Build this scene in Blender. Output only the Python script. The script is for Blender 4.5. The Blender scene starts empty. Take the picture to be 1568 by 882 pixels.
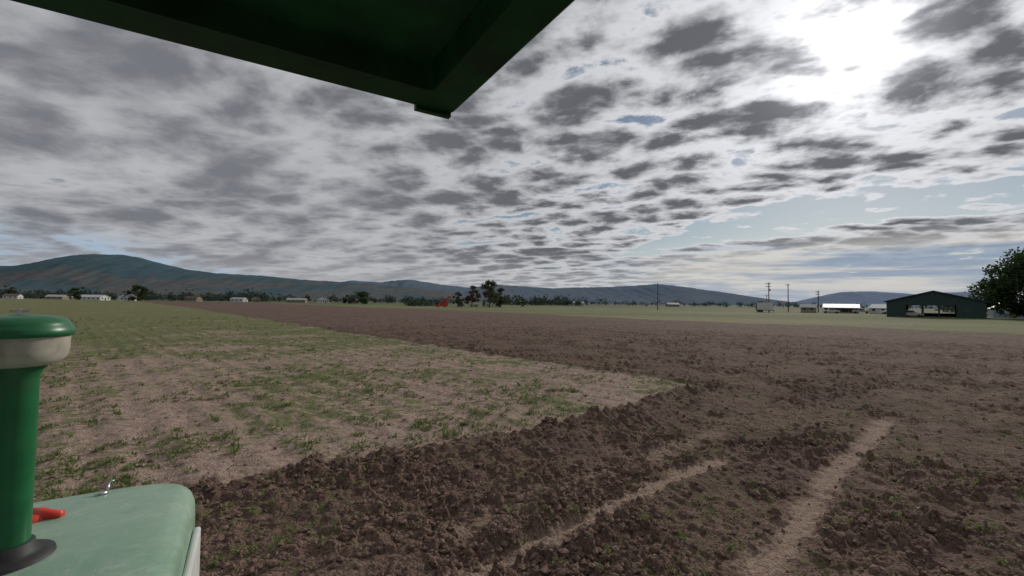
import bpy, math, random
import numpy as np
from mathutils import Matrix, Vector
sc=bpy.context.scene
rng=np.random.default_rng(7); random.seed(7)

# ---------------------------------------------------------------- helpers
def link(o): sc.collection.objects.link(o); return o
def np_mesh(name,v,faces,mats=(),smooth=False,matidx=None):
    """v (N,3); faces list of (M,k) arrays"""
    me=bpy.data.meshes.new(name)
    v=np.asarray(v,dtype=np.float32)
    me.vertices.add(len(v)); me.vertices.foreach_set('co',v.ravel())
    if not isinstance(faces,(list,tuple)): faces=[faces]
    idx=np.concatenate([f.ravel() for f in faces]).astype(np.int32)
    tot=np.concatenate([np.full(len(f),f.shape[1]) for f in faces]).astype(np.int32)
    st=np.concatenate([[0],np.cumsum(tot)[:-1]]).astype(np.int32)
    me.loops.add(len(idx)); me.loops.foreach_set('vertex_index',idx)
    me.polygons.add(len(tot)); me.polygons.foreach_set('loop_start',st); 
    try: me.polygons.foreach_set('loop_total',tot)
    except Exception: pass
    if matidx is not None: me.polygons.foreach_set('material_index',np.asarray(matidx,dtype=np.int32))
    me.polygons.foreach_set('use_smooth',np.full(len(tot),smooth))
    me.update(calc_edges=True); me.validate()
    for m in mats: me.materials.append(m)
    return link(bpy.data.objects.new(name,me))
def py_mesh(name,v,f,mats=(),smooth=False,matidx=None,parent=None):
    me=bpy.data.meshes.new(name); me.from_pydata([tuple(map(float,p)) for p in v],[],[tuple(map(int,q)) for q in f])
    for m in mats: me.materials.append(m)
    if matidx is not None:
        for p,i in zip(me.polygons,matidx): p.material_index=i
    for p in me.polygons: p.use_smooth=smooth
    me.update()
    o=link(bpy.data.objects.new(name,me))
    if parent: o.parent=parent
    return o
def empty(name,loc=(0,0,0),rz=0):
    e=link(bpy.data.objects.new(name,None)); e.location=loc; e.rotation_euler=(0,0,rz); e.empty_display_size=.3; return e
class MB:
    def __init__(s): s.v=[];s.f=[];s.m=[]
    def box(s,x0,x1,y0,y1,z0,z1,m=0):
        b=len(s.v); s.v+=[(x0,y0,z0),(x1,y0,z0),(x1,y1,z0),(x0,y1,z0),(x0,y0,z1),(x1,y0,z1),(x1,y1,z1),(x0,y1,z1)]
        for q in [(0,3,2,1),(4,5,6,7),(0,1,5,4),(1,2,6,5),(2,3,7,6),(3,0,4,7)]: s.f.append(tuple(b+i for i in q)); s.m.append(m)
    def poly_prism(s,pts,y0,y1,m=0):   # pts in xz, extruded along y
        b=len(s.v); n=len(pts)
        s.v+=[(p[0],y0,p[1]) for p in pts]+[(p[0],y1,p[1]) for p in pts]
        s.f.append(tuple(b+i for i in range(n))); s.m.append(m)
        s.f.append(tuple(b+n+i for i in reversed(range(n)))); s.m.append(m)
        for i in range(n):
            j=(i+1)%n; s.f.append((b+j,b+i,b+n+i,b+n+j)); s.m.append(m)
    def tube(s,p0,p1,r0,r1,n=8,m=0,cap=True):
        p0=Vector(p0);p1=Vector(p1);d=(p1-p0).normalized()
        a=d.orthogonal().normalized(); c=d.cross(a); b=len(s.v)
        for p,r in((p0,r0),(p1,r1)):
            for i in range(n):
                t=2*math.pi*i/n; q=p+a*(r*math.cos(t))+c*(r*math.sin(t)); s.v.append(tuple(q))
        for i in range(n):
            j=(i+1)%n; s.f.append((b+i,b+j,b+n+j,b+n+i)); s.m.append(m)
        if cap:
            s.f.append(tuple(b+i for i in reversed(range(n)))); s.m.append(m)
            s.f.append(tuple(b+n+i for i in range(n))); s.m.append(m)
    def lathe(s,prof,cx,cy,n=48,m=0,k_=1.):
        b=len(s.v)
        for r,z in prof:
            for i in range(n):
                t=2*math.pi*i/n; s.v.append((cx+k_*r*math.cos(t),cy+k_*r*math.sin(t),z))
        for k in range(len(prof)-1):
            for i in range(n):
                j=(i+1)%n; s.f.append((b+k*n+i,b+k*n+j,b+(k+1)*n+j,b+(k+1)*n+i)); s.m.append(m)
    def obj(s,name,mats,parent=None,smooth=False): return py_mesh(name,s.v,s.f,mats,smooth,s.m,parent)

class NG:
    def __init__(s,nt): s.nt=nt
    def n(s,t,**k):
        x=s.nt.nodes.new(t)
        for a,b in k.items(): setattr(x,a,b)
        return x
    def put(s,sock,val):
        if isinstance(val,bpy.types.NodeSocket): s.nt.links.new(val,sock)
        elif val is not None: sock.default_value=val
    def m(s,op,a,b=None,c=None,clamp=False):
        x=s.n('ShaderNodeMath',operation=op,use_clamp=clamp)
        s.put(x.inputs[0],a); s.put(x.inputs[1],b); s.put(x.inputs[2],c)
        return x.outputs[0]
    def ss(s,v,a,b,lo=0.,hi=1.):
        x=s.n('ShaderNodeMapRange',interpolation_type='SMOOTHSTEP')
        s.put(x.inputs[0],v); s.put(x.inputs[1],a); s.put(x.inputs[2],b); s.put(x.inputs[3],lo); s.put(x.inputs[4],hi)
        return x.outputs[0]
    def lin(s,v,a,b,lo=0.,hi=1.):
        x=s.n('ShaderNodeMapRange'); s.put(x.inputs[0],v)
        for i,k in enumerate((a,b,lo,hi)): s.put(x.inputs[i+1],k)
        return x.outputs[0]
    def mix(s,f,a,b,bt='MIX'):
        x=s.n('ShaderNodeMix',data_type='RGBA',blend_type=bt)
        s.put(x.inputs[0],f)
        for sk,v in((x.inputs[6],a),(x.inputs[7],b)):
            if isinstance(v,(tuple,list)) and len(v)==3: v=(*v,1)
            s.put(sk,v)
        return x.outputs[2]
    def xyz(s,x,y,z=0.):
        c=s.n('ShaderNodeCombineXYZ'); s.put(c.inputs[0],x); s.put(c.inputs[1],y); s.put(c.inputs[2],z); return c.outputs[0]
    def vm(s,op,a,b=None):
        x=s.n('ShaderNodeVectorMath',operation=op); s.put(x.inputs[0],a); s.put(x.inputs[1],b); 
        return x.outputs[1] if op in('DOT_PRODUCT','LENGTH') else x.outputs[0]
    def noise(s,vec,scale,detail=4.,rough=.5,dist=0.,col=False):
        x=s.n('ShaderNodeTexNoise'); s.put(x.inputs['Vector'],vec); s.put(x.inputs['Scale'],scale)
        s.put(x.inputs['Detail'],detail); s.put(x.inputs['Roughness'],rough); s.put(x.inputs['Distortion'],dist)
        return x.outputs[1 if col else 0]
def new_mat(name):
    m=bpy.data.materials.new(name); m.use_nodes=True; g=NG(m.node_tree)
    b=m.node_tree.nodes['Principled BSDF']; return m,g,b
def simple(name,c,rough=.6,metal=0.,var=.25,scale=6.,bump=0.,spec=.5,dirt=None):
    m,g,b=new_mat(name)
    tc=g.n('ShaderNodeTexCoord').outputs['Object']
    n=g.noise(tc,scale,5.,.6)
    k=g.lin(n,.3,.7,1-var,1+var)
    col=g.vm('MULTIPLY',tuple(c),g.xyz(k,k,k))
    if dirt:
        f=g.ss(g.noise(tc,scale*.6,7.,.7),.45,.68,0.,.6); col=g.mix(f,col,dirt)
    g.put(b.inputs['Base Color'],col)
    g.put(b.inputs['Roughness'],g.lin(n,.3,.7,max(rough-.08,0),min(rough+.1,1)))
    b.inputs['Metallic'].default_value=metal; b.inputs['Specular IOR Level'].default_value=spec
    if bump:
        bp=g.n('ShaderNodeBump'); bp.inputs['Strength'].default_value=bump; bp.inputs['Distance'].default_value=.02
        g.put(bp.inputs['Height'],g.noise(tc,scale*4,6.,.6)); g.put(b.inputs['Normal'],bp.outputs[0])
    return m

# ---------------------------------------------------------------- numpy noise
T=np.random.default_rng(3).random((8,256,256))
def vn(x,y,s=0):
    xi=np.floor(x).astype(int); yi=np.floor(y).astype(int); fx=x-xi; fy=y-yi
    fx=fx*fx*fx*(fx*(fx*6-15)+10); fy=fy*fy*fy*(fy*(fy*6-15)+10); t=T[s%8]
    a=t[xi&255,yi&255]; b=t[(xi+1)&255,yi&255]; c=t[xi&255,(yi+1)&255]; d=t[(xi+1)&255,(yi+1)&255]
    return (a*(1-fx)+b*fx)*(1-fy)+(c*(1-fx)+d*fx)*fy
def fbm(x,y,o=4,s=0,g=.5):
    r=0;a=1;t=0
    for i in range(o):
        r=r+a*vn(x+17.3*i,y-9.1*i,s+i); t+=a; a*=g
        x,y=(x*.8-y*.6)*2.03,(x*.6+y*.8)*2.03
    return r/t
def cell(x,y,s=0):
    xi=np.floor(x).astype(int); yi=np.floor(y).astype(int); d=np.full(x.shape,9.)
    hv=np.zeros(x.shape)
    for i in(-1,0,1):
        for j in(-1,0,1):
            a=(xi+i)&255; b=(yi+j)&255
            px=xi+i+.1+.8*T[s%8][a,b]; py=yi+j+.1+.8*T[(s+1)%8][a,b]
            q=(x-px)**2+(y-py)**2; k=q<d; d=np.where(k,q,d); hv=np.where(k,T[(s+2)%8][a,b],hv)
    return np.sqrt(d),hv
def sst(a,b,x):
    t=np.clip((x-a)/(b-a),0,1); return t*t*(3-2*t)

# ---------------------------------------------------------------- field layout (metres, tractor at origin)
NEAR=np.array([(-60,-26),(-30,-8.5),(-10,2.6),(-4.28,5.94),(-2.38,6.98),(1.27,9.72),(5.9,13.8),(40,44)])
FAR=np.array([(-800,780),(-260,300),(-140,173),(-72,100),(-33.3,57),(-8.05,28.8),(2.1,18.2),(5.9,13.8),(20,0)])
PL=np.array([(-900,760),(-166,285),(-58,171),(0,112),(23,71),(44,56),(52,44),(75,20),(140,-60)])
def seg_d(x,y,a,b):
    ax,ay=a;bx,by=b; dx,dy=bx-ax,by-ay; L=dx*dx+dy*dy
    t=np.clip(((x-ax)*dx+(y-ay)*dy)/L,0,1); return np.hypot(x-ax-t*dx,y-ay-t*dy),t*math.sqrt(L)
def masks(x,y):
    r=np.hypot(x,y)
    w=(fbm(x/.35,y/.35,3,1)-.5)*.6+(fbm(x/2.5,y/2.5,2,2)-.5)*.8
    dn=(y-np.interp(x,NEAR[:,0],NEAR[:,1]))*.75; df=(np.interp(x,FAR[:,0],FAR[:,1])-y)*.7
    d=np.minimum(dn,df)+w
    u=sst(-.12-r*.002,.12+r*.002,d)
    p=(y-np.interp(x,PL[:,0],PL[:,1]))*.7+(fbm(x/6,y/6,3,4)-.5)*4
    f=sst(-1,1,p)
    u=u*(1-f)
    w2=(fbm(x/.3,y/.3,5,5,.65)-.5)*.36
    bend=(fbm(x/3.,y/3.,2,6)-.5)*.35
    xb,yb=x-bend*.66,y+bend*.75
    d1,t1=seg_d(xb,yb,(8.8,10.1),(-2.,.3)); d2,t2=seg_d(xb,yb,(3.6,7.5),(-3.4,1.7))
    d3,t3=seg_d(xb,yb,(4.5,9.2),(-4,2.3)); d4,t4=seg_d(xb,yb,(16,12.5),(5,3.2))
    e=fbm(x/.7,y/.7,3,6)
    k1=sst(.27,.08,d1+w2)*sst(.02,.34,e); k2=sst(.24,.08,d2+w2)*sst(.04,.34,e)
    k3=sst(.42,.05,d3+w2)*sst(.25,.6,e)*.55; k4=sst(.28,.05,d4+w2)*sst(.3,.6,e)*.5
    t=np.maximum(np.maximum(k1,k2),np.maximum(k3,k4))*(1-u)
    bank=sst(1.0,.1,np.abs(d+.45))*(1-f)
    return u,t,f,bank,d
def height(x,y):
    r=np.hypot(x,y); u,t,f,bank,d=masks(x,y)
    fd=sst(130,25,r)
    wx=x+(fbm(x/.2,y/.2,2,3)-.5)*.16; wy=y+(fbm(x/.2+9,y/.2,2,4)-.5)*.16
    c1,h1=cell(wx/.17,wy/.17,0); c2,h2=cell(wx/.075,wy/.075,3)
    clod=(sst(.72,.2,c1)*np.clip(h1-.3,0,1)*.095)+(np.clip(.75-c2,0,1)*(.1+h2)*.055)
    rough=.6+1.0*sst(.4,.64,fbm(x/1.3,y/1.3,4,2))+.4*bank
    q=-.66*x+.75*y
    fur=np.sin(q*2*math.pi/.78+3*fbm(x/1.5,y/1.5,2,6))*.035*(.4+fbm(x/2,y/2,2,1))
    big=(fbm(x/.45,y/.45,5,5,.62)-.5)*.15
    pl=(1-u)*(1-f)
    z=pl*(1-.86*t)*fd*((clod+big)*rough+fur)
    z=z-t*.045*fd+ t*fd*.010*np.sin(q*2*math.pi/.10+1.5*fbm(x/.5,y/.5,2,1))
    c3,h3=cell(wx/.1,wy/.1,5)
    z=z+u*fd*((fbm(x/.16,y/.16,4,3)-.5)*.06+(fbm(x/1.1,y/1.1,3,4)-.5)*.08+np.clip(.6-c3,0,1)*h3*.03+.02+.018*np.sin((.69*x+.72*y)*2*math.pi/.76+3*fbm(x/2,y/2,2,1)))
    z=z+bank*(1-u)*.06*fd
    z=z+(fbm(x/9,y/9,3,1)-.5)*.12*sst(3,12,r)
    z=z+(fbm(x/60,y/60,3,2)-.5)*.5*sst(20,90,r)*sst(4000,400,r)
    return z

# ---------------------------------------------------------------- ground sheet
az=np.concatenate([np.arange(-60,60,.19),np.arange(60,300,5.)])
az=np.radians(az)
rr=np.concatenate([[.02,.8,1.6,2.3],np.exp(np.arange(math.log(2.9),math.log(45),.0042)),np.exp(np.arange(math.log(45.3),math.log(12000),.014))])
A,R=np.meshgrid(az,rr); X=R*np.sin(A); Y=R*np.cos(A)
Z=height(X.ravel(),Y.ravel()); u_,t_,f_,b_,d_=masks(X.ravel(),Y.ravel())
na=len(az); nr=len(rr)
i=np.arange(nr-1)[:,None]*na; j=np.arange(na)[None,:]; j2=(j+1)%na
F=np.stack([i+j,i+j2,i+na+j2,i+na+j],-1).reshape(-1,4)[:,::-1]
gm,g,b=new_mat('field_soil')
def attr(n): 
    a=g.n('ShaderNodeAttribute',attribute_name=n); return a.outputs['Fac']
P=g.n('ShaderNodeNewGeometry').outputs['Position']
sx=g.n('ShaderNodeSeparateXYZ'); g.put(sx.inputs[0],P)
dist=g.vm('LENGTH',P)
n_f=g.noise(P,34.,3.,.65); n_m=g.noise(P,5.,4.,.65); n_l=g.noise(P,.35,3.,.55)
an=g.xyz(g.m('ADD',g.m('MULTIPLY',sx.outputs[0],.10),g.m('MULTIPLY',sx.outputs[1],.03)),g.m('ADD',g.m('MULTIPLY',sx.outputs[0],-.35),g.m('MULTIPLY',sx.outputs[1],.6)))
n_s=g.noise(an,1.3,4.,.65)
soil=g.mix(g.ss(n_f,.34,.66),(.06,.038,.030),(.235,.156,.124))
soil=g.mix(g.ss(n_m,.4,.66,0,.5),soil,(.18,.118,.094))
soil=g.mix(g.ss(n_s,.55,.72,0,.5),soil,(.24,.17,.142))
soil=g.mix(g.ss(n_l,.42,.62,0,.45),soil,(.085,.055,.045))
wn=g.noise(P,7.,3.,.7)
wl=g.noise(P,.5,2.,.5)
wf=g.m('MULTIPLY',g.ss(wn,.5,.64),g.m('MULTIPLY',g.ss(wl,.36,.6,0.05,.75),g.ss(dist,40.,12.,.35,1.)))
soil=g.mix(wf,soil,(.12,.135,.05))
nb_=g.noise(P,1.6,5.,.75)
soil=g.mix(g.m('MULTIPLY',g.ss(nb_,.5,.66),g.ss(dist,8.,30.,0.,.5)),soil,(.205,.145,.122))
soil=g.mix(g.m('MULTIPLY',g.ss(nb_,.5,.36),g.ss(dist,8.,30.,0.,.65)),soil,(.074,.049,.041))
crust=g.mix(g.ss(n_f,.3,.7),(.25,.175,.14),(.46,.35,.29))
crust=g.mix(g.ss(n_m,.42,.65,0,.6),crust,(.24,.172,.135))
gn=g.noise(P,2.6,5.,.72); gl=g.noise(P,.25,2.,.6)
gfd=g.ss(dist,7.,55.,-.01,.22)
gthr=g.m('ADD',g.m('ADD',g.m('MULTIPLY',g.m('SUBTRACT',gl,.5),.9),gn),gfd)
crust=g.mix(g.ss(gthr,.48,.63,0.,.85),crust,g.mix(g.ss(n_f,.35,.65),(.085,.112,.034),(.17,.19,.075)))
trk=g.mix(g.ss(n_f,.3,.7),(.21,.145,.112),(.41,.305,.24))
fan=g.noise(g.xyz(g.m('MULTIPLY',sx.outputs[0],.004),g.m('MULTIPLY',sx.outputs[1],.02)),1.,3.,.6)
farc=g.mix(g.ss(fan,.4,.62),(.13,.15,.062),(.225,.205,.12))
farc=g.mix(g.ss(g.noise(P,.6,3.,.6),.4,.7,0.,.5),farc,(.10,.125,.045))
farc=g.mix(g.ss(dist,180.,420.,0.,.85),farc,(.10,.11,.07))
farc=g.mix(g.ss(dist,400.,2500.),farc,(.11,.14,.145))  # blue distance haze mixed into the ground colour
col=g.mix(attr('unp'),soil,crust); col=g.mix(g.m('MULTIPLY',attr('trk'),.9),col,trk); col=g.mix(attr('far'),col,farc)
g.put(b.inputs['Base Color'],col); b.inputs['Roughness'].default_value=.95; b.inputs['Specular IOR Level'].default_value=.12
bp=g.n('ShaderNodeBump'); bp.inputs['Strength'].default_value=1.; bp.inputs['Distance'].default_value=.04
hh=g.m('ADD',g.m('MULTIPLY',n_f,.7),g.m('MULTIPLY',wn,1.5))
g.put(bp.inputs['Height'],hh); g.put(b.inputs['Normal'],bp.outputs[0])
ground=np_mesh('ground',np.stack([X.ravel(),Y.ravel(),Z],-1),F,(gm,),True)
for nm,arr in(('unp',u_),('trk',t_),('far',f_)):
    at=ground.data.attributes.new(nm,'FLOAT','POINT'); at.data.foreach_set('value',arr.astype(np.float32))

# ---------------------------------------------------------------- clods
import bmesh
def ico(sub):
    bm=bmesh.new(); bmesh.ops.create_icosphere(bm,subdivisions=sub,radius=1)
    v=np.array([x.co[:] for x in bm.verts]); f=np.array([[q.index for q in p.verts] for p in bm.faces]); bm.free(); return v,f
def scatter(n,r0,r1,pw,amax=58):
    t=rng.random(n); e=1-pw
    r=(r0**e+(r1**e-r0**e)*t)**(1/e) if abs(e)>1e-6 else r0*(r1/r0)**t
    a=np.radians(rng.uniform(-amax,amax,n)); return r*np.sin(a),r*np.cos(a)
cm,g,b=new_mat('clod_soil')
P=g.n('ShaderNodeNewGeometry').outputs['Position']
c=g.mix(g.ss(g.noise(P,34.,3.,.6),.32,.68),(.10,.066,.051),(.265,.178,.143)); c=g.mix(g.ss(g.noise(P,3.,2.,.5),.4,.65,0,.5),c,(.16,.106,.085))
g.put(b.inputs['Base Color'],c); b.inputs['Roughness'].default_value=.97; b.inputs['Specular IOR Level'].default_value=.1
VV=[];FF=[];base=0
for sub,n,r0,r1,smin,smax in((2,9500,2.8,9,.007,.044),(1,42000,4,38,.01,.052)):
    x,y=scatter(n,r0,r1,1.0 if sub==2 else 1.1,60)
    u,t,f,bk,d=masks(x,y); cl=sst(.38,.66,fbm(x/1.3,y/1.3,4,2))
    keep=rng.random(n)<((1-u)*(1-f)*(1-.93*np.clip(t*1.5,0,1))*(.15+.75*cl+.35*bk)+.05*u)
    x=x[keep];y=y[keep];k=len(x); z=height(x,y)
    s=smin+(smax-smin)*rng.random(k)**3.2
    v,f=ico(sub); nv=len(v)
    dv=v[None]*(1+.6*(rng.random((k,nv,1))-.5)*(1 if sub==1 else .8))
    dv=dv*rng.uniform(.6,1.4,(k,1,3))
    a=rng.uniform(0,6.28,k); ca,sa=np.cos(a)[:,None],np.sin(a)[:,None]
    q=np.stack([dv[...,0]*ca-dv[...,1]*sa,dv[...,0]*sa+dv[...,1]*ca,dv[...,2]*.75],-1)*s[:,None,None]
    q+=np.stack([x,y,z+s*.15],-1)[:,None]
    VV.append(q.reshape(-1,3)); FF.append((f[None]+(np.arange(k)*nv)[:,None,None]+base).reshape(-1,3)); base+=k*nv
np_mesh('soil_clods',np.concatenate(VV),[np.concatenate(FF)],(cm,),False)

# ---------------------------------------------------------------- weeds / grass
wm,g,b=new_mat('weed_leaf')
P=g.n('ShaderNodeNewGeometry').outputs['Position']
c=g.mix(g.ss(g.noise(P,2.,2.,.6),.35,.65),(.115,.165,.045),(.19,.235,.08)); c=g.mix(g.ss(g.noise(P,14.,1.,.6),.55,.7),c,(.26,.25,.12))
g.put(b.inputs['Base Color'],c); b.inputs['Roughness'].default_value=.6; b.inputs['Specular IOR Level'].default_value=.25
tr=g.n('ShaderNodeBsdfTranslucent'); g.put(tr.inputs[0],c); mx=g.n('ShaderNodeMixShader'); mx.inputs[0].default_value=.35
g.put(mx.inputs[1],b.outputs[0]); g.put(mx.inputs[2],tr.outputs[0]); g.put(wm.node_tree.nodes['Material Output'].inputs[0],mx.outputs[0])
def blades(tx,ty,ts,nb,name,wid=1.,flat=0.):
    k=len(tx); tz=height(tx,ty)
    N=k*nb; X0=np.repeat(tx,nb);Y0=np.repeat(ty,nb);Z0=np.repeat(tz,nb);S=np.repeat(ts,nb)
    a=rng.uniform(0,6.283,N); rad=rng.random(N)**.7*S*.9
    bx=X0+np.cos(a)*rad; by=Y0+np.sin(a)*rad
    a2=a+rng.normal(0,.7,N); H=S*rng.uniform(.35,1.,N); lean=rng.uniform(.15+flat,1.1+flat*.4,N)
    W=(S*rng.uniform(.05,.12,N)+.0015)*wid
    dx,dy=np.cos(a2),np.sin(a2); sxx,syy=-dy*W,dx*W
    def P_(h,l,w): return np.stack([bx+dx*l*H+sxx*w,by+dy*l*H+syy*w,Z0-.005+h*H],-1)
    v=np.stack([P_(0,0*lean,-1),P_(0,0*lean,1),P_(.55*np.cos(lean*.5),.35*lean,-.9),P_(.55*np.cos(lean*.5),.35*lean,.9),P_(np.cos(lean*.8),lean*.9,0)],1)
    o=(np.arange(N)*5)[:,None]
    q=np.array([[0,1,3,2]])+o; t=np.array([[2,3,4]])+o
    np_mesh(name,v.reshape(-1,3),[q,t],(wm,),False)
n=70000; x,y=scatter(n,4.2,75,1.0,60)
u,t,f,bk,d=masks(x,y)
rowm=.5+.5*np.sin((.69*x+.72*y)*2*math.pi/.76+3*fbm(x/2,y/2,2,1))
pt=sst(.44,.62,fbm(x/.8,y/.8,3,7)+.7*(fbm(x/3,y/3,3,3)-.5)); edge=sst(.05,.4,d)
keep=rng.random(n)<u*edge*(.04+.85*pt)*(.4+.6*rowm); x=x[keep];y=y[keep]
r=np.hypot(x,y); s=(.03+.09*rng.random(len(x))**3)*(1+.01*r)
blades(x,y,s,9,'grass',1.25,.2)
x,y=scatter(16000,3.4,32,1.0,60); u,t,f,bk,d=masks(x,y)
pt=sst(.46,.62,fbm(x/1.3,y/1.3,3,6))*(.3+.7*sst(-1,6,x))
keep=rng.random(len(x))<(1-u)*(1-f)*(1-t)*(.04+.65*pt); x=x[keep];y=y[keep]
blades(x,y,.022+.07*rng.random(len(x))**3,10,'weeds',1.3,.3)
tall=np.array([(-3.6,7.6),(-2.9,8.3),(-2.2,7.7),(-1.9,8.9),(-4.6,7.3),(-.6,10.1),(.5,11.3),(-5.4,10.5),(-1.2,8.3),(-3.2,6.95),(-2.6,7.6),(-6.2,9.1),(1.8,12.8),(-4.1,12.4)])
blades(tall[:,0],tall[:,1],rng.uniform(.13,.22,len(tall)),26,'tall_weeds',.8)

# ---------------------------------------------------------------- hills
def hill(name,D,pts,depth,col1,col2,col3,sc_):
    pts=np.array(pts,float); x=np.arange(pts[0,0],pts[-1,0],D/260.)
    s=np.linspace(-1,1,70); ridge=np.interp(x,pts[:,0],pts[:,1]); 
    ker=np.ones(3)/3; ridge=np.convolve(np.pad(ridge,1,mode='edge'),ker,'valid')
    XX,SS=np.meshgrid(x,s); prof=np.where(SS<0,sst(-1,0,SS)**1.1,sst(1,0,SS))
    n1=fbm(XX/(D*.06),SS*3+XX*0,4,1); n2=fbm(XX/(D*.025)+SS*2,SS*2,4,3)
    H=ridge[None]*1.07*prof*(1-(.5*np.abs(n2-.5)+.35*(1-n1))*np.clip(-SS,0,1)*np.clip(1+SS,0,1)*2.2)-4
    H+=(fbm(XX/(D*.008),SS*12,3,5)-.5)*ridge[None]*.05*prof
    YY=D+SS*depth+(n1-.5)*depth*.15
    n_x=len(x); i=np.arange(len(s)-1)[:,None]*n_x; j=np.arange(n_x-1)[None]
    F=np.stack([i+j,i+j+1,i+n_x+j+1,i+n_x+j],-1).reshape(-1,4)
    m,g,b=new_mat(name+'_slope'); P=g.n('ShaderNodeNewGeometry').outputs['Position']
    q=g.vm('MULTIPLY',P,(1/D,1/D,3/D)); a=g.noise(q,9*sc_,5.,.65); c=g.noise(q,70*sc_,4.,.7)
    zz=g.n('ShaderNodeSeparateXYZ'); g.put(zz.inputs[0],P)
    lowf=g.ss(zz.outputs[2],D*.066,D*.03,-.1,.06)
    cc=g.mix(g.ss(g.m('ADD',a,lowf),.46,.58),col1,col2); cc=g.mix(g.ss(c,.5,.62,0.,.7),cc,col3)  # slope colours have bluish aerial haze painted into them
    g.put(b.inputs['Base Color'],cc); b.inputs['Roughness'].default_value=1; b.inputs['Specular IOR Level'].default_value=0
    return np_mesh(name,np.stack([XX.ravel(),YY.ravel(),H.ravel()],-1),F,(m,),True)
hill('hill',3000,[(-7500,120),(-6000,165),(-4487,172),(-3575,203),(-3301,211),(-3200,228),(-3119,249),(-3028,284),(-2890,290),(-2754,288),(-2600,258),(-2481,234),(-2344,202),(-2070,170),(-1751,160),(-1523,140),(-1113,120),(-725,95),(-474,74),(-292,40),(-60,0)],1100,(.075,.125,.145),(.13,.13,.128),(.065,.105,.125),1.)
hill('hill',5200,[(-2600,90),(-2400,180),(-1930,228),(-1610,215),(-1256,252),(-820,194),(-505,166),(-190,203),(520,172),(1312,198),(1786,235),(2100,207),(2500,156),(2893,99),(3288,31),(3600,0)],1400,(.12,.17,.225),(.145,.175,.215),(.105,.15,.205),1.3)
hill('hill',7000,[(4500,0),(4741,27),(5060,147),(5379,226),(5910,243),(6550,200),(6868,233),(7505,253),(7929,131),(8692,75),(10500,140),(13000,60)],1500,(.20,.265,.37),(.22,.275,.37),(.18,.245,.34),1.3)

# ---------------------------------------------------------------- trees
bark=simple('bark',(.10,.075,.06),.9)
def leafmat(name,c1,c2):
    m,g,b=new_mat(name); P=g.n('ShaderNodeNewGeometry').outputs['Position']
    c=g.mix(g.ss(g.noise(P,.8,2.,.6),.35,.65),c1,c2); g.put(b.inputs['Base Color'],c); b.inputs['Roughness'].default_value=.7
    b.inputs['Specular IOR Level'].default_value=.2
    tr=g.n('ShaderNodeBsdfTranslucent'); g.put(tr.inputs[0],c); mx=g.n('ShaderNodeMixShader'); mx.inputs[0].default_value=.3
    g.put(mx.inputs[1],b.outputs[0]); g.put(mx.inputs[2],tr.outputs[0]); g.put(m.node_tree.nodes['Material Output'].inputs[0],mx.outputs[0]); return m
L_green=leafmat('leaf_green',(.032,.062,.022),(.065,.10,.032)); L_olive=leafmat('leaf_olive',(.06,.075,.035),(.11,.11,.055)); L_far=leafmat('leaf_far',(.035,.06,.045),(.07,.09,.065))
L_brown=leafmat('leaf_brown',(.10,.075,.05),(.15,.11,.07))
def leafquads(c,s):
    N=len(c); a=rng.normal(size=(N,3)); a/=np.linalg.norm(a,axis=1)[:,None]; b_=np.cross(a,rng.normal(size=(N,3))); b_/=np.linalg.norm(b_,axis=1)[:,None]
    s=s[:,None]; return np.stack([c-a*s,c-b_*s*.55,c+a*s,c+b_*s*.55],1)
def tree(name,x,y,h,rx,nl,ls,lm,basef=.25,ncl=26,dens=1.):
    mb=MB(); tr_=h*.028
    last=(0,0,-.2); 
    for k in range(1,5):
        q=(random.uniform(-.3,.3)*h*.03*k,random.uniform(-.3,.3)*h*.03*k,h*.17*k); mb.tube(last,q,tr_*(1.25-.24*k+.1),tr_*(1.1-.24*k+.05),8); last=q
    cl=[]
    for k in range(ncl):
        t=random.random(); ph=random.uniform(0,6.28); zz=basef+(1-basef)*(.08+.87*t)
        env=math.sin(math.pi*min(1,max(.0,(zz-basef)/(1-basef)*.82+.16)))**.6
        rad=rx*env*math.sqrt(random.uniform(.1,1))*.85
        c=(rad*math.cos(ph),rad*math.sin(ph),zz*h*.95); cs=rx*random.uniform(.2,.36)
        cl.append((c,cs)); z0=min(c[2]*.75,h*.6)*random.uniform(.6,.95)
        mid=(c[0]*.45,c[1]*.45,(z0+c[2])*.52); mb.tube((0,0,z0),mid,tr_*.4,tr_*.24,5); mb.tube(mid,c,tr_*.24,tr_*.08,5)
    v=np.array(mb.v); nb=len(v); per=nl//ncl; cc=[]
    for c,cs in cl:
        p=rng.normal(size=(per,3)); p/=np.linalg.norm(p,axis=1)[:,None]; p*=(rng.random(per)**.45)[:,None]*cs*np.array([1,1,.75]); cc.append(p+np.array(c))
    cc=np.concatenate(cc); lq=leafquads(cc,ls*rng.uniform(.6,1.3,len(cc))).reshape(-1,3)
    me=bpy.data.meshes.new(name); allv=np.concatenate([v,lq]); nf=len(mb.f)
    lf=(np.arange(len(cc)*4).reshape(-1,4)+nb)
    me.from_pydata(allv.tolist(),[],[list(f) for f in mb.f]+lf.tolist()); me.materials.append(bark); me.materials.append(lm)
    me.polygons.foreach_set('material_index',np.array([0]*nf+[1]*len(lf),dtype=np.int32)); me.update()
    o=link(bpy.data.objects.new(name,me)); o.location=(x,y,0); o.rotation_euler=(0,0,random.uniform(0,6.28)); return o
tree('deciduous_tree',123.8,100,16.2,11.2,26000,.36,L_green,.06,90)
tree('deciduous_tree',-10.4,200,13.2,5.6,3600,.32,L_olive,.12,32)
tree('deciduous_tree',-18.8,203,10.8,4.2,2600,.32,L_brown,.12,24)
tree('deciduous_tree',-25.5,205,7.4,3.2,1300,.3,L_olive,.08,14)
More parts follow.
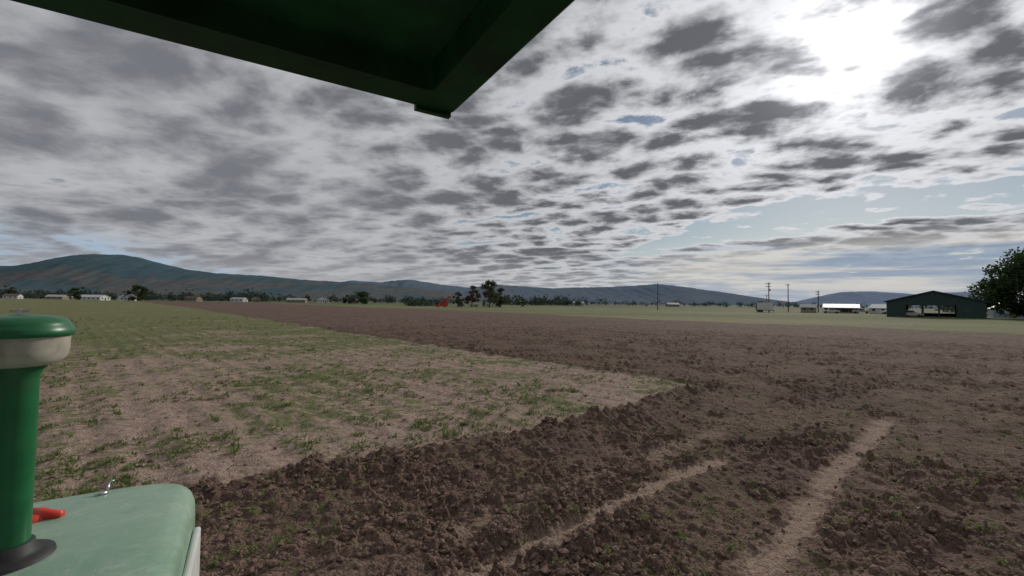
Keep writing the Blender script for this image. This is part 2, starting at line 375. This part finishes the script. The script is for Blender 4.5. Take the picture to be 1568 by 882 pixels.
tree('deciduous_tree',-6.0,208,10.2,4.0,2200,.32,L_olive,.1,20)
tree('deciduous_tree',-292,335,12.5,7.5,1900,.6,L_green,.05,20)
tree('deciduous_tree',-330,325,9.5,5.5,1300,.6,L_green,.05,14)
tree('deciduous_tree',-104,300,9.2,6.5,1600,.5,L_green,.05,18)
tree('deciduous_tree',-118,310,7.0,4.4,1000,.5,L_far,.05,12)
tree('deciduous_tree',4.6,210,5.6,2.2,700,.26,L_green,.05,10)
C=[];S=[]
def belt(n,x0,x1,y0,y1,h0,h1,dens):
    for _ in range(n):
        y=random.uniform(y0,y1); u=random.uniform(x0,x1); x=u*y; h=random.uniform(h0,h1)*random.choice((.45,.6,.8,1,1.25))
        w=h*random.uniform(.5,1.3); k=dens
        p=rng.normal(size=(k,3)); p/=np.linalg.norm(p,axis=1)[:,None]; p*=(rng.random(k)**.4)[:,None]
        p=p*np.array([w*.6,w*.6,h*.5])*(1+.25*rng.normal(size=(k,1)))+np.array([x,y,h*.45]); p[:,2]=np.clip(p[:,2],.1,None)
        C.append(p); S.append(np.full(k,h*.13)*rng.uniform(.6,1.3,k))
belt(280,-1.3,-.58,400,620,5,12,70)
belt(210,-.8,-.12,420,700,4,10,70)
belt(60,-.245,-.155,215,250,2,4.2,60)
belt(22,-.13,-.02,205,240,1.5,3.5,60)
belt(110,-.03,.17,400,520,5,10,70)
belt(170,.1,1.15,480,1100,5,10,60)
belt(260,-1.3,1.3,1000,2200,8,14,45)
belt(40,1.0,1.35,210,300,4,9,80)
C=np.concatenate(C);S=np.concatenate(S)
np_mesh('distant_trees',leafquads(C,S).reshape(-1,3),[np.arange(len(C)*4).reshape(-1,4)],(L_far,),False)

# ---------------------------------------------------------------- buildings
white=simple('white_paint',(.62,.62,.60),.6,var=.08); grey=simple('grey_metal_roof',(.36,.38,.40),.45,var=.1); dark=simple('dark_opening',(.02,.022,.025),.5)
tan=simple('tan_siding',(.30,.25,.19),.7,var=.1); red=simple('red_paint',(.48,.035,.03),.5,var=.15); brown=simple('brown_roof',(.12,.09,.075),.8)
glass=simple('window_glass',(.03,.04,.05),.1); blue=simple('blue_siding',(.28,.36,.44),.6,var=.1); tin=simple('pale_metal_roof',(.50,.53,.56),.45,var=.08)
tyre=simple('tyre_rubber',(.02,.02,.02),.85)
def house(name,x,y,w,l,hw,hr,mw,mr,rz=0.):
    e=empty(name,(x,y,-.1),rz)
    m=MB(); m.poly_prism([(-w/2,0),(w/2,0),(w/2,hw),(0,hr-.12),(-w/2,hw)],-l/2,l/2); m.obj('walls',(mw,),e)
    m=MB(); s=(hr-hw)/(w/2); o=.45
    for sg in(-1,1): 
        a=[(0,hr),(sg*(w/2+o),hw-o*s),(sg*(w/2+o),hw-o*s+.16),(0,hr+.16)]
        if sg>0: a=a[::-1]
        m.poly_prism(a,-l/2-.4,l/2+.4)
    m.obj('roof',(mr,),e)
    m=MB(); k=max(2,int(l/3.2))
    for q in range(k):
        yy=-l/2+(q+.5)*l/k
        for sg in(-1,1):
            a,b_=sorted((sg*(w/2-.02),sg*(w/2+.04))); m.box(a,b_,yy-.5,yy+.5,1.1,min(hw-.25,2.2))
    for sg in(-1,1):
        a,b_=sorted((sg*(l/2-.02),sg*(l/2+.04)))
        for xx in(-w*.28,w*.28): m.box(xx-.5,xx+.5,a,b_,1.1,min(hw-.2,2.2))
    m.obj('windows',(glass,),e)
    m=MB(); m.box(-.5,.5,-l/2-.05,-l/2+.02,.1,2.1); m.obj('door',(brown,),e)
    return e
H=math.pi/2
for (x,y,w,l,hw,hr,mw,mr,rz) in [(-342,350,9,22,2.6,4.4,white,tin,H),(-300,338,7,9,3,5.2,white,brown,.5),(-402,380,8,12,2.6,4.2,tan,grey,H+.3),(-268,362,7,10,2.6,4.4,tan,brown,H),
  (-214,360,6,9,2.6,4.2,tan,grey,.6),(-186,372,7,15,2.4,3.8,tan,grey,H+.2),(-138,380,6,8,2.4,4.,brown,grey,.3),
  (-318,352,6,8,2.6,4.4,white,grey,.9),(-370,372,8,16,2.6,4.2,white,tin,H-.2),(-238,375,7,11,2.4,3.8,white,grey,H),(-160,365,6,9,2.6,4.4,white,grey,.8),
  (-455,392,8,10,2.8,4.6,white,brown,H+.4),(66,430,7,11,2.6,4.4,white,grey,H+.3),(170,455,8,12,2.6,4.2,tan,grey,H),(262,450,8,14,2.8,4.4,white,grey,H+.2)]:
    house('farm_house' if l<15 else 'farm_building',x,y,w,l,hw,hr,mw,mr,rz)
house('cottage',141,122,7,8,2.8,5.0,blue,tin,-.7)
house('shed',158,134,6,7,2.6,4.0,white,grey,-.7)
house('shed',143,166,5,6,2.3,3.6,white,tin,.4)
house('shed',121.5,176,4.5,5,2.2,3.3,tan,grey,.9)

# open-fronted equipment shed: long eave toward the field, pale tin roof
e=empty('equipment_shed',(132.5,173,0),-.66+H)
m=MB(); W=7.; LL=5.4
for sg in(-1,1): m.poly_prism([(-W/2,0),(W/2,0),(W/2,2.1),(0,3.3),(-W/2,2.1)],sg*LL-.08,sg*LL+.08)
m.box(W/2-.12,W/2+.04,-LL+.1,LL-.1,0,2.08)
for k in range(5): yy=-LL+.3+k*(2*LL-.6)/4; m.box(-W/2+.02,-W/2+.2,yy-.1,yy+.1,0,2.08)
m.obj('walls',(tan,),e)
m=MB()
for sg in(-1,1):
    a=[(0,3.45),(sg*(W/2+.5),1.95),(sg*(W/2+.5),2.1),(0,3.6)]; m.poly_prism(a if sg<0 else a[::-1],-LL-.5,LL+.5)
m.obj('roof',(tin,),e)

bg=simple('barn_green_metal',(.014,.046,.04),.55,var=.12,scale=1.5); bgr=simple('barn_roof_metal',(.02,.03,.035),.6,var=.15,scale=1.)
e=empty('barn',(105.5,107.5,0),math.radians(-44.5))
m=MB(); hw=8.9; L=18; ox0,ox1=-5.2,4.1; oz=3.15; ze=4.0; za=6.6
def gz_(x): return ze+(za-ze)*(1-abs(x)/hw)
for y0,y1,zb in((0,.15,0),(L-.15,L,1.05)):
    m.poly_prism([(-hw,0),(ox0,0),(ox0,gz_(ox0)),(-hw,ze)],y0,y1)
    m.poly_prism([(ox1,0),(hw,0),(hw,ze),(ox1,gz_(ox1))],y0,y1)
    m.poly_prism([(ox0,oz),(ox1,oz),(ox1,gz_(ox1)),(0,za),(ox0,gz_(ox0))],y0,y1)
    if zb: m.box(ox0,ox1,y0,y1,0,zb)
m.box(-hw,-hw+.15,.15,L-.15,0,ze); m.box(hw-.15,hw,.15,L-.15,0,ze)
k=-hw+.4
while k<hw:
    if not(ox0-.05<k<ox1+.05): m.box(k-.04,k+.04,-.04,0,0,gz_(k)-.1)
    else: m.box(k-.04,k+.04,-.04,0,oz,gz_(k)-.1)
    k+=.6
m.obj('walls',(bg,),e)
m=MB()
for sg in(-1,1):
    a=[(0,za+.02),(sg*(hw+.5),ze-.13),(sg*(hw+.5),ze+.12),(0,za+.27)]; m.poly_prism(a if sg<0 else a[::-1],-.6,L+.6)
m.obj('roof',(bgr,),e)
m=MB()
for xx in(-2.1,1.0):
    m.box(xx-.12,xx+.12,.16,.4,0,oz); m.box(xx-.12,xx+.12,L/2,L/2+.24,0,gz_(xx)-.1); m.box(xx-.1,xx+.1,L-.14,L-.01,1.06,oz-.01)
m.box(ox0,ox0+.14,-.06,-.01,0,oz+.14); m.box(ox1-.14,ox1,-.06,-.01,0,oz+.14); m.box(ox0+.14,ox1-.14,-.06,-.01,oz,oz+.14)
m.obj('posts_and_door_trim',(dark,),e)
m=MB()
m.box(5.2,6.4,-.08,-.045,1.3,2.3); m.obj('window',(glass,),e)

def pickup(x,y,rz,body,name='pickup_truck'):
    e=empty(name,(x,y,0),rz)
    m=MB(); m.poly_prism([(-2.7,.5),(2.6,.5),(2.65,.95),(2.5,1.15),(1.3,1.2),(.65,1.8),(-.75,1.85),(-.85,1.2),(-2.7,1.2)],-.95,.95,0)
    m.poly_prism([(1.05,1.24),(.6,1.7),(-.65,1.74),(-.7,1.24)],-.97,-.955,1); m.poly_prism([(1.05,1.24),(.6,1.7),(-.65,1.74),(-.7,1.24)],.955,.97,1)
    m.obj('body',(body,glass),e)
    m=MB()
    for xx in(-1.7,1.75):
        for yy in(-.98,.74): m.tube((xx,yy,.38),(xx,yy+.24,.38),.38,.38,16)
    m.obj('wheels',(tyre,),e); return e
pickup(104.2,112.5,math.radians(-44.5),white)
pickup(121,163,-.5,white); pickup(134,165,-.6,grey); pickup(139,158,-.4,white)
pickup(127,118,-.3,white)

e=empty('cargo_trailer',(97.5,166,0),-.35)
m=MB(); m.box(-2.7,2.7,-1.2,1.2,.9,3.7); m.obj('box_body',(white,),e)
m=MB(); m.box(-2.75,3.2,-.9,.9,.7,.89); m.box(-2.74,-2.7,-1.1,1.1,1.,3.6); 
for xx in(-1.9,-1.0):
    for yy in(-1.15,.9): m.tube((xx,yy,.45),(xx,yy+.25,.45),.45,.45,14)
m.box(3.0,3.15,-.1,.1,0,.7); m.obj('chassis_and_wheels',(tyre,),e)

e=empty('grain_auger',(-30,188,0),0)
m=MB(); m.tube((-2.6,0,.6),(3.0,0,5.0),.32,.32,10); m.poly_prism([(-3.4,1.1),(-2.9,.1),(-1.9,.1),(-1.3,1.3)],-.7,.7); m.tube((3.0,0,5.0),(3.4,0,4.2),.3,.2,10); m.obj('auger_tube_and_hopper',(red,),e)
m=MB(); m.poly_prism([(-1.2,.6),(1.9,.5),(1.6,2.9),(.4,2.2)],-.12,.12); 
for yy in(-1,.8): m.tube((.6,yy,.5),(.6,yy+.2,.5),.5,.5,14)
m.tube((.6,-1,.5),(.9,-.1,3.2),.07,.07,6); m.tube((.6,1,.5),(.9,.1,3.2),.07,.07,6); m.obj('frame_and_wheels',(red,),e)

# ---------------------------------------------------------------- utility poles
wood=simple('pole_wood',(.09,.07,.06),.85); 
def pole(x,y,h,arms,rz=0):
    m=MB(); m.tube((0,0,-.3),(0,0,h),.21,.15,10)
    for k in range(arms):
        z=h-.45-k*1.1; m.box(-1.3,1.3,.14,.28,z-.08,z+.08)
        for xx in(-1.2,-.6,.6,1.2): m.tube((xx,.21,z+.08),(xx,.21,z+.3),.06,.04,8,1)
        m.tube((-.8,.2,z-.08),(0,.16,z-.7),.03,.03,5); m.tube((.8,.2,z-.08),(0,.16,z-.7),.03,.03,5)
    if arms>1: m.tube((.35,-.2,h-3.4),(.35,-.2,h-2.5),.24,.24,12,1)
    o=m.obj('utility_pole',(wood,grey)); o.location=(x,y,0); o.rotation_euler=(0,0,rz)
pole(100.5,168,11.6,2,.3); pole(119,185,12.0,1,.3); pole(135.5,190,9.4,2,.3); pole(62.5,184,11.7,0)
pole(-215,380,9,1); pole(178,300,10,1)

# ---------------------------------------------------------------- tractor
TR=empty('tractor',(0,0,0),math.atan2(.52,.854))   # local x = tractor right, local y = tractor forward
tg=simple('tractor_green_paint',(.010,.125,.042),.34,var=.3,scale=5,spec=.5,dirt=(.05,.11,.06))
roofg=simple('cab_roof_green',(.005,.075,.025),.5,var=.6,scale=5,spec=.3,bump=.08)
hoodg,g,b=new_mat('hood_faded_green')
tc=g.n('ShaderNodeTexCoord').outputs['Object']
c=g.mix(g.ss(g.noise(tc,4.,6.,.65),.3,.7),(.17,.31,.21),(.26,.39,.285)); c=g.mix(g.ss(g.noise(tc,9.,8.,.78,1.5),.47,.68,0.,.75),c,(.37,.45,.37))
c=g.mix(g.ss(g.noise(tc,90.,3.,.7),.6,.72,0.,.6),c,(.42,.43,.36))
g.put(b.inputs['Base Color'],c); g.put(b.inputs['Roughness'],g.lin(g.noise(tc,14.,6.,.7),.3,.7,.28,.55)); b.inputs['Coat Weight'].default_value=.1
cream=simple('dusty_plastic_bowl',(.46,.43,.36),.45,var=.15,scale=14,dirt=(.23,.19,.145)); rubber=simple('black_rubber',(.02,.02,.02),.6,var=.2,bump=.1)
redp=simple('red_plastic',(.62,.045,.02),.4,var=.1); steel=simple('steel',(.5,.5,.5),.3,metal=1.)
wpan=simple('white_side_panel',(.60,.62,.60),.5,var=.08,dirt=(.42,.42,.37))
cx,cy=.411,.959; x0,y0=-1.35,-.9; zr=3.05
def ring(ins,z,cut=.03):
    a=cx-ins;b_=cy-ins;c_=x0+ins;d=y0+ins
    return [(a,d,z),(a,b_-cut*.35,z),(a-cut*.12,b_-cut*.08,z),(a-cut*.5,b_,z),(c_,b_,z),(c_,d,z)]
V=[];Fc=[]
rings=[ring(.16,zr+.055),ring(.10,zr+.05),ring(.085,zr+.004),ring(.012,zr),ring(0,zr+.012),ring(0,zr+.11),ring(.05,zr+.15),ring(.3,zr+.18)]
for r_ in rings: V+=r_
for k in range(len(rings)-1):
    for i_ in range(6):
        j_=(i_+1)%6; Fc.append((k*6+i_,k*6+j_,(k+1)*6+j_,(k+1)*6+i_))
Fc.append(tuple(reversed(range(6)))); Fc.append(tuple(range(len(V)-6,len(V))))
py_mesh('cab_roof',V,Fc,(roofg,),False,None,TR)
m=MB(); m.box(cx-.098,cx-.012,cy-.012,cy+.003,zr-.008,zr+.02); m.box(cx-.95,cx-.93,y0+.2,cy-.17,zr+.035,zr+.053)
m.obj('roof_seam_lip',(roofg,),TR)
m=MB()
for (xx,yy) in((cx-.12,y0+.1),(x0+.1,y0+.1),(x0+.1,cy-.2)): m.box(xx-.04,xx+.04,yy-.04,yy+.04,1.2,zr+.045)
m.obj('cab_posts',(tg,),TR)
hx=-.50; hh_=.338; t0,t1=.35,2.235
def outline(s):
    pts=[]
    for k in range(25):
        a=k/24*math.pi; ca,sa=math.cos(a),math.sin(a)
        pts.append((hx+hh_*s*math.copysign(abs(ca)**.55,ca),t1-.26+(.26-(1-s)*hh_)*abs(sa)**.7))
    return pts
V=[];Fc=[];sl=[(1.,1.05),(1.,1.80),(.995,1.845),(.97,1.872),(.93,1.888),(.8,1.899),(.55,1.906),(.25,1.909)]
for s,z in sl:
    o=outline(s); o=[(hx+hh_*s,t0)]+o+[(hx-hh_*s,t0)]
    zz=[z]+[z]*25+[z]
    V+=[(hx+(p[0]-hx)*(1.07-.05*(p[1]-t0)/(t1-t0)),p[1],q_-.012*(p[1]-t0)) for p,q_ in zip(o,zz)]
n_=27
for k in range(len(sl)-1):
    for i_ in range(n_-1): Fc.append((k*n_+i_,k*n_+i_+1,(k+1)*n_+i_+1,(k+1)*n_+i_))
b0=(len(sl)-1)*n_
for i_ in range(12): Fc.append((b0+i_,b0+i_+1,b0+n_-2-i_,b0+n_-1-i_))
Fc.append((b0+12,b0+13,b0+14))
hood=py_mesh('hood',V,Fc,(hoodg,),True,None,TR)
def zt(y): return 1.909-.012*(y-t0)
m=MB(); m.box(hx+hh_*1.035,hx+hh_*1.035+.022,.5,1.93,1.1,1.78); m.box(hx-hh_*1.035-.022,hx-hh_*1.035,.5,1.93,1.1,1.78)
o=m.obj('side_panels',(wpan,),TR)
bv=o.modifiers.new('b','BEVEL'); bv.width=.008; bv.segments=2
m=MB(); m.box(hx-.24,hx+.24,.3,2.1,.55,1.08); m.box(hx-.6,hx+.2,1.7,1.9,.42,.56); m.obj('engine_and_frame',(tg,),TR)
m=MB()
for xx in(hx-.75,hx-.1): m.tube((xx,1.75,.36),(xx+.18,1.75,.36),.36,.36,24)
m.obj('front_wheels',(tyre,),TR)
px_,py_=-.536,1.70; zb=zt(py_); K=1.15
m=MB(); m.lathe([(.036,zb-.02),(.037,2.0),(.038,2.2),(.0385,2.375),(.041,2.39),(.05,2.405),(.05,2.412)],px_,py_,48,0,K)
m.lathe([(.05,2.41),(.072,2.416),(.083,2.432),(.087,2.455),(.088,2.485),(.090,2.492)],px_,py_,48,1,K)
m.lathe([(.0895,2.490),(.0945,2.492),(.0955,2.50),(.0945,2.512),(.090,2.517),(.088,2.525),(.08,2.537),(.06,2.545),(.03,2.549),(.0005,2.55)],px_,py_,48,0,K)
m.obj('air_precleaner',(tg,cream),TR,True)
m=MB(); m.tube((px_,py_,2.545),(px_,py_,2.566),.006,.006,10); m.box(px_-.018,px_+.018,py_-.004,py_+.004,2.556,2.562); m.obj('wing_nut',(steel,),TR)
m=MB(); m.lathe([(.037,zb+.045),(.044,zb+.043),(.047,zb+.02),(.06,zb+.012),(.078,zb+.008),(.082,zb-.01)],px_,py_,48,0,K); m.obj('rubber_boot',(rubber,),TR,True)
qx,qy=-.585,1.99; z_=zt(qy)-.01
m=MB(); m.lathe([(.055,z_-.01),(.055,z_+.014),(.046,z_+.026),(.02,z_+.032),(.0005,z_+.034)],qx,qy,28,0)
m.tube((qx,qy,z_+.022),(qx+.085,qy-.03,z_+.016),.022,.014,10); m.tube((qx,qy,z_+.026),(qx-.07,qy+.02,z_+.03),.018,.010,10)
m.obj('red_filler_cap',(redp,),TR,True)
m=MB(); lx,ly=-.43,2.13; z_=zt(ly)-.008
m.tube((lx,ly,z_),(lx+.004,ly+.02,z_+.035),.005,.004,8); m.tube((lx-.03,ly-.01,z_+.004),(lx+.002,ly,z_+.006),.006,.006,8); m.tube((lx+.004,ly+.02,z_+.035),(lx+.016,ly+.03,z_+.038),.004,.003,8)
m.obj('hood_latch',(steel,),TR,True)

# ---------------------------------------------------------------- sun & sky
SAZ,SEL=math.radians(38.1),math.radians(26.3)
sd=Vector((math.sin(SAZ)*math.cos(SEL),math.cos(SAZ)*math.cos(SEL),math.sin(SEL)))
sl_=bpy.data.lights.new('sun','SUN'); sl_.energy=2.1; sl_.angle=math.radians(5); sl_.color=(1,.94,.86)
so=link(bpy.data.objects.new('sun',sl_)); so.rotation_euler=sd.to_track_quat('Z','Y').to_euler()
w=bpy.data.worlds.new('World'); sc.world=w; w.use_nodes=True; nt=w.node_tree; g=NG(nt)
w.cycles.sampling_method='MANUAL'; w.cycles.sample_map_resolution=512
for n_ in list(nt.nodes): nt.nodes.remove(n_)
out=g.n('ShaderNodeOutputWorld')
sky=g.n('ShaderNodeTexSky',sky_type='NISHITA'); sky.sun_disc=False; sky.sun_elevation=SEL; sky.sun_rotation=SAZ; sky.air_density=1.; sky.dust_density=.3
bgs=g.n('ShaderNodeBackground'); g.put(bgs.inputs[0],sky.outputs[0]); bgs.inputs[1].default_value=.05
D=g.n('ShaderNodeTexCoord').outputs['Generated']
sp=g.n('ShaderNodeSeparateXYZ'); g.put(sp.inputs[0],D); dx,dy,dz=sp.outputs
z=g.m('MAXIMUM',dz,0.); den=g.m('ADD',z,.12)
px=g.m('DIVIDE',dx,den); py=g.m('DIVIDE',dy,den); Pp=g.xyz(px,py)
wv=g.noise(Pp,1.5,1.,.5,0.,True)
wv=g.vm('MULTIPLY',g.vm('SUBTRACT',wv,(.5,.5,.5)),(.3,.3,0.))
Pw=g.vm('ADD',Pp,wv)
spw=g.n('ShaderNodeSeparateXYZ'); g.put(spw.inputs[0],Pw); wx,wy=spw.outputs[0],spw.outputs[1]
ax=g.m('ADD',g.m('MULTIPLY',wx,.80),g.m('MULTIPLY',wy,-.60)); ay=g.m('ADD',g.m('MULTIPLY',wx,.60),g.m('MULTIPLY',wy,.80))
big=g.noise(g.xyz(g.m('MULTIPLY',ax,.8),g.m('MULTIPLY',ay,1.7)),1.1,2.,.5)
bx=g.m('ADD',g.m('MULTIPLY',wx,.93),g.m('MULTIPLY',wy,-.36)); by=g.m('ADD',g.m('MULTIPLY',wx,.36),g.m('MULTIPLY',wy,.93))
vo=g.n('ShaderNodeTexVoronoi',voronoi_dimensions='2D',feature='SMOOTH_F1'); vo.inputs['Scale'].default_value=1.; vo.inputs['Smoothness'].default_value=.45; vo.inputs['Randomness'].default_value=.8
ripw=g.vm('MULTIPLY',g.vm('SUBTRACT',g.noise(Pp,8.,3.,.55,0.,True),(.5,.5,.5)),(1.0,1.0,0.))
g.put(vo.inputs['Vector'],g.vm('ADD',g.xyz(g.m('MULTIPLY',bx,3.3),g.m('MULTIPLY',by,4.8)),ripw))
puff=g.m('SUBTRACT',.40,vo.outputs['Distance'])
lum=g.noise(g.xyz(g.m('MULTIPLY',bx,1.8),g.m('MULTIPLY',by,3.0),2.3),1.,3.,.5)
fine=g.noise(g.xyz(g.m('MULTIPLY',bx,10.),g.m('MULTIPLY',by,12.),7.),1.,5.,.64)
c0=g.vm('DOT_PRODUCT',D,tuple(sd)); cpos=g.m('MAXIMUM',c0,0.)
g1=g.m('POWER',cpos,5.); g2=g.m('POWER',cpos,45.); g3=g.m('POWER',cpos,260.)
right=g.ss(px,-1.5,.4)
Dn=g.m('ADD',g.m('MULTIPLY',g.m('SUBTRACT',big,.5),g.lin(right,0.,1.,1.15,.75)),g.m('MULTIPLY',g.m('SUBTRACT',lum,.5),g.lin(right,0.,1.,.6,.75)))
Dn=g.m('ADD',Dn,g.m('MULTIPLY',puff,g.lin(right,0.,1.,.32,.85)))
Dn=g.m('ADD',Dn,g.m('MULTIPLY',g.m('SUBTRACT',fine,.5),g.lin(right,0.,1.,.3,.55)))
nn=g.m('ADD',g.m('MULTIPLY',wx,.78),g.m('MULTIPLY',wy,.63))
gap=g.m('MULTIPLY',g.ss(g.m('ABSOLUTE',g.m('SUBTRACT',nn,3.3)),.5,.12),g.ss(px,.85,1.5))
Dn=g.m('SUBTRACT',Dn,g.m('MULTIPLY',gap,.65))
gap2=g.m('MULTIPLY',g.ss(px,-2.7,-3.6),g.ss(dz,.16,.09))
Dn=g.m('SUBTRACT',Dn,g.m('MULTIPLY',g3,.04))
al=g.ss(Dn,-.41,-.23)
tk=g.m('MULTIPLY',g.ss(Dn,-.24,.26),g.ss(dz,.0,.13,.45,1.))
lb=g.m('ADD',.47,g.m('ADD',g.m('MULTIPLY',g1,.27),g.m('MULTIPLY',g2,.24)))
ld=g.m('ADD',g.lin(right,0.,1.,.19,.13),g.m('ADD',g.m('MULTIPLY',g2,.03),g.m('MULTIPLY',g3,.28)))
colb=g.vm('MULTIPLY',(.97,.985,1.03),g.xyz(lb,lb,lb)); cold=g.vm('MULTIPLY',(.95,.985,1.11),g.xyz(ld,ld,ld))
cc=g.mix(tk,colb,cold)
cc=g.mix(g.m('MULTIPLY',gap2,g.ss(Dn,.12,-.15,.1,.85)),cc,(.34,.46,.60))
hr=g.m('SQRT',g.m('ADD',g.m('MULTIPLY',dx,dx),g.m('MULTIPLY',dy,dy)))
st=g.noise(g.xyz(g.m('MULTIPLY',g.m('DIVIDE',dx,hr),2.2),g.m('MULTIPLY',dz,26.)),1.6,4.,.6)
low=g.m('MULTIPLY',g.ss(dz,.15,.08),g.ss(g.m('DIVIDE',dx,hr),.1,.55))
stc=g.mix(g.ss(st,.40,.58),(.29,.36,.46),(.62,.60,.56))
cc=g.mix(g.m('MULTIPLY',low,.9),cc,stc)
al=g.m('MAXIMUM',al,g.m('MULTIPLY',low,g.ss(st,.36,.5,.35,1.)))
hz=g.ss(dz,.05,.0)
cc=g.mix(g.m('MULTIPLY',hz,.7),cc,(.40,.44,.50)); al=g.m('MAXIMUM',al,hz)
bgc=g.n('ShaderNodeBackground'); g.put(bgc.inputs[0],cc); bgc.inputs[1].default_value=1.
gl=g.m('MULTIPLY',g.m('ADD',g.m('MULTIPLY',g.m('POWER',cpos,900.),1.8),g.m('MULTIPLY',g3,.5)),g.lin(tk,0.,1.,1.,.2))
bgg=g.n('ShaderNodeBackground'); bgg.inputs[0].default_value=(1,.97,.92,1); g.put(bgg.inputs[1],gl)
mx=g.n('ShaderNodeMixShader'); g.put(mx.inputs[0],al); g.put(mx.inputs[1],bgs.outputs[0]); g.put(mx.inputs[2],bgc.outputs[0])
ad=g.n('ShaderNodeAddShader'); g.put(ad.inputs[0],mx.outputs[0]); g.put(ad.inputs[1],bgg.outputs[0]); g.put(out.inputs[0],ad.outputs[0])

# ---------------------------------------------------------------- camera
cd=bpy.data.cameras.new('camera'); cd.lens=15.1; cd.sensor_width=36; cd.clip_start=.05; cd.clip_end=40000
co=link(bpy.data.objects.new('camera',cd)); sc.camera=co
co.matrix_world=Matrix.Translation((0,0,2.6))@Matrix.Rotation(math.radians(91.9),4,'X')@Matrix.Rotation(math.radians(.72),4,'Z')
sc.view_settings.view_transform='Standard'; sc.view_settings.look='None'; sc.view_settings.exposure=0
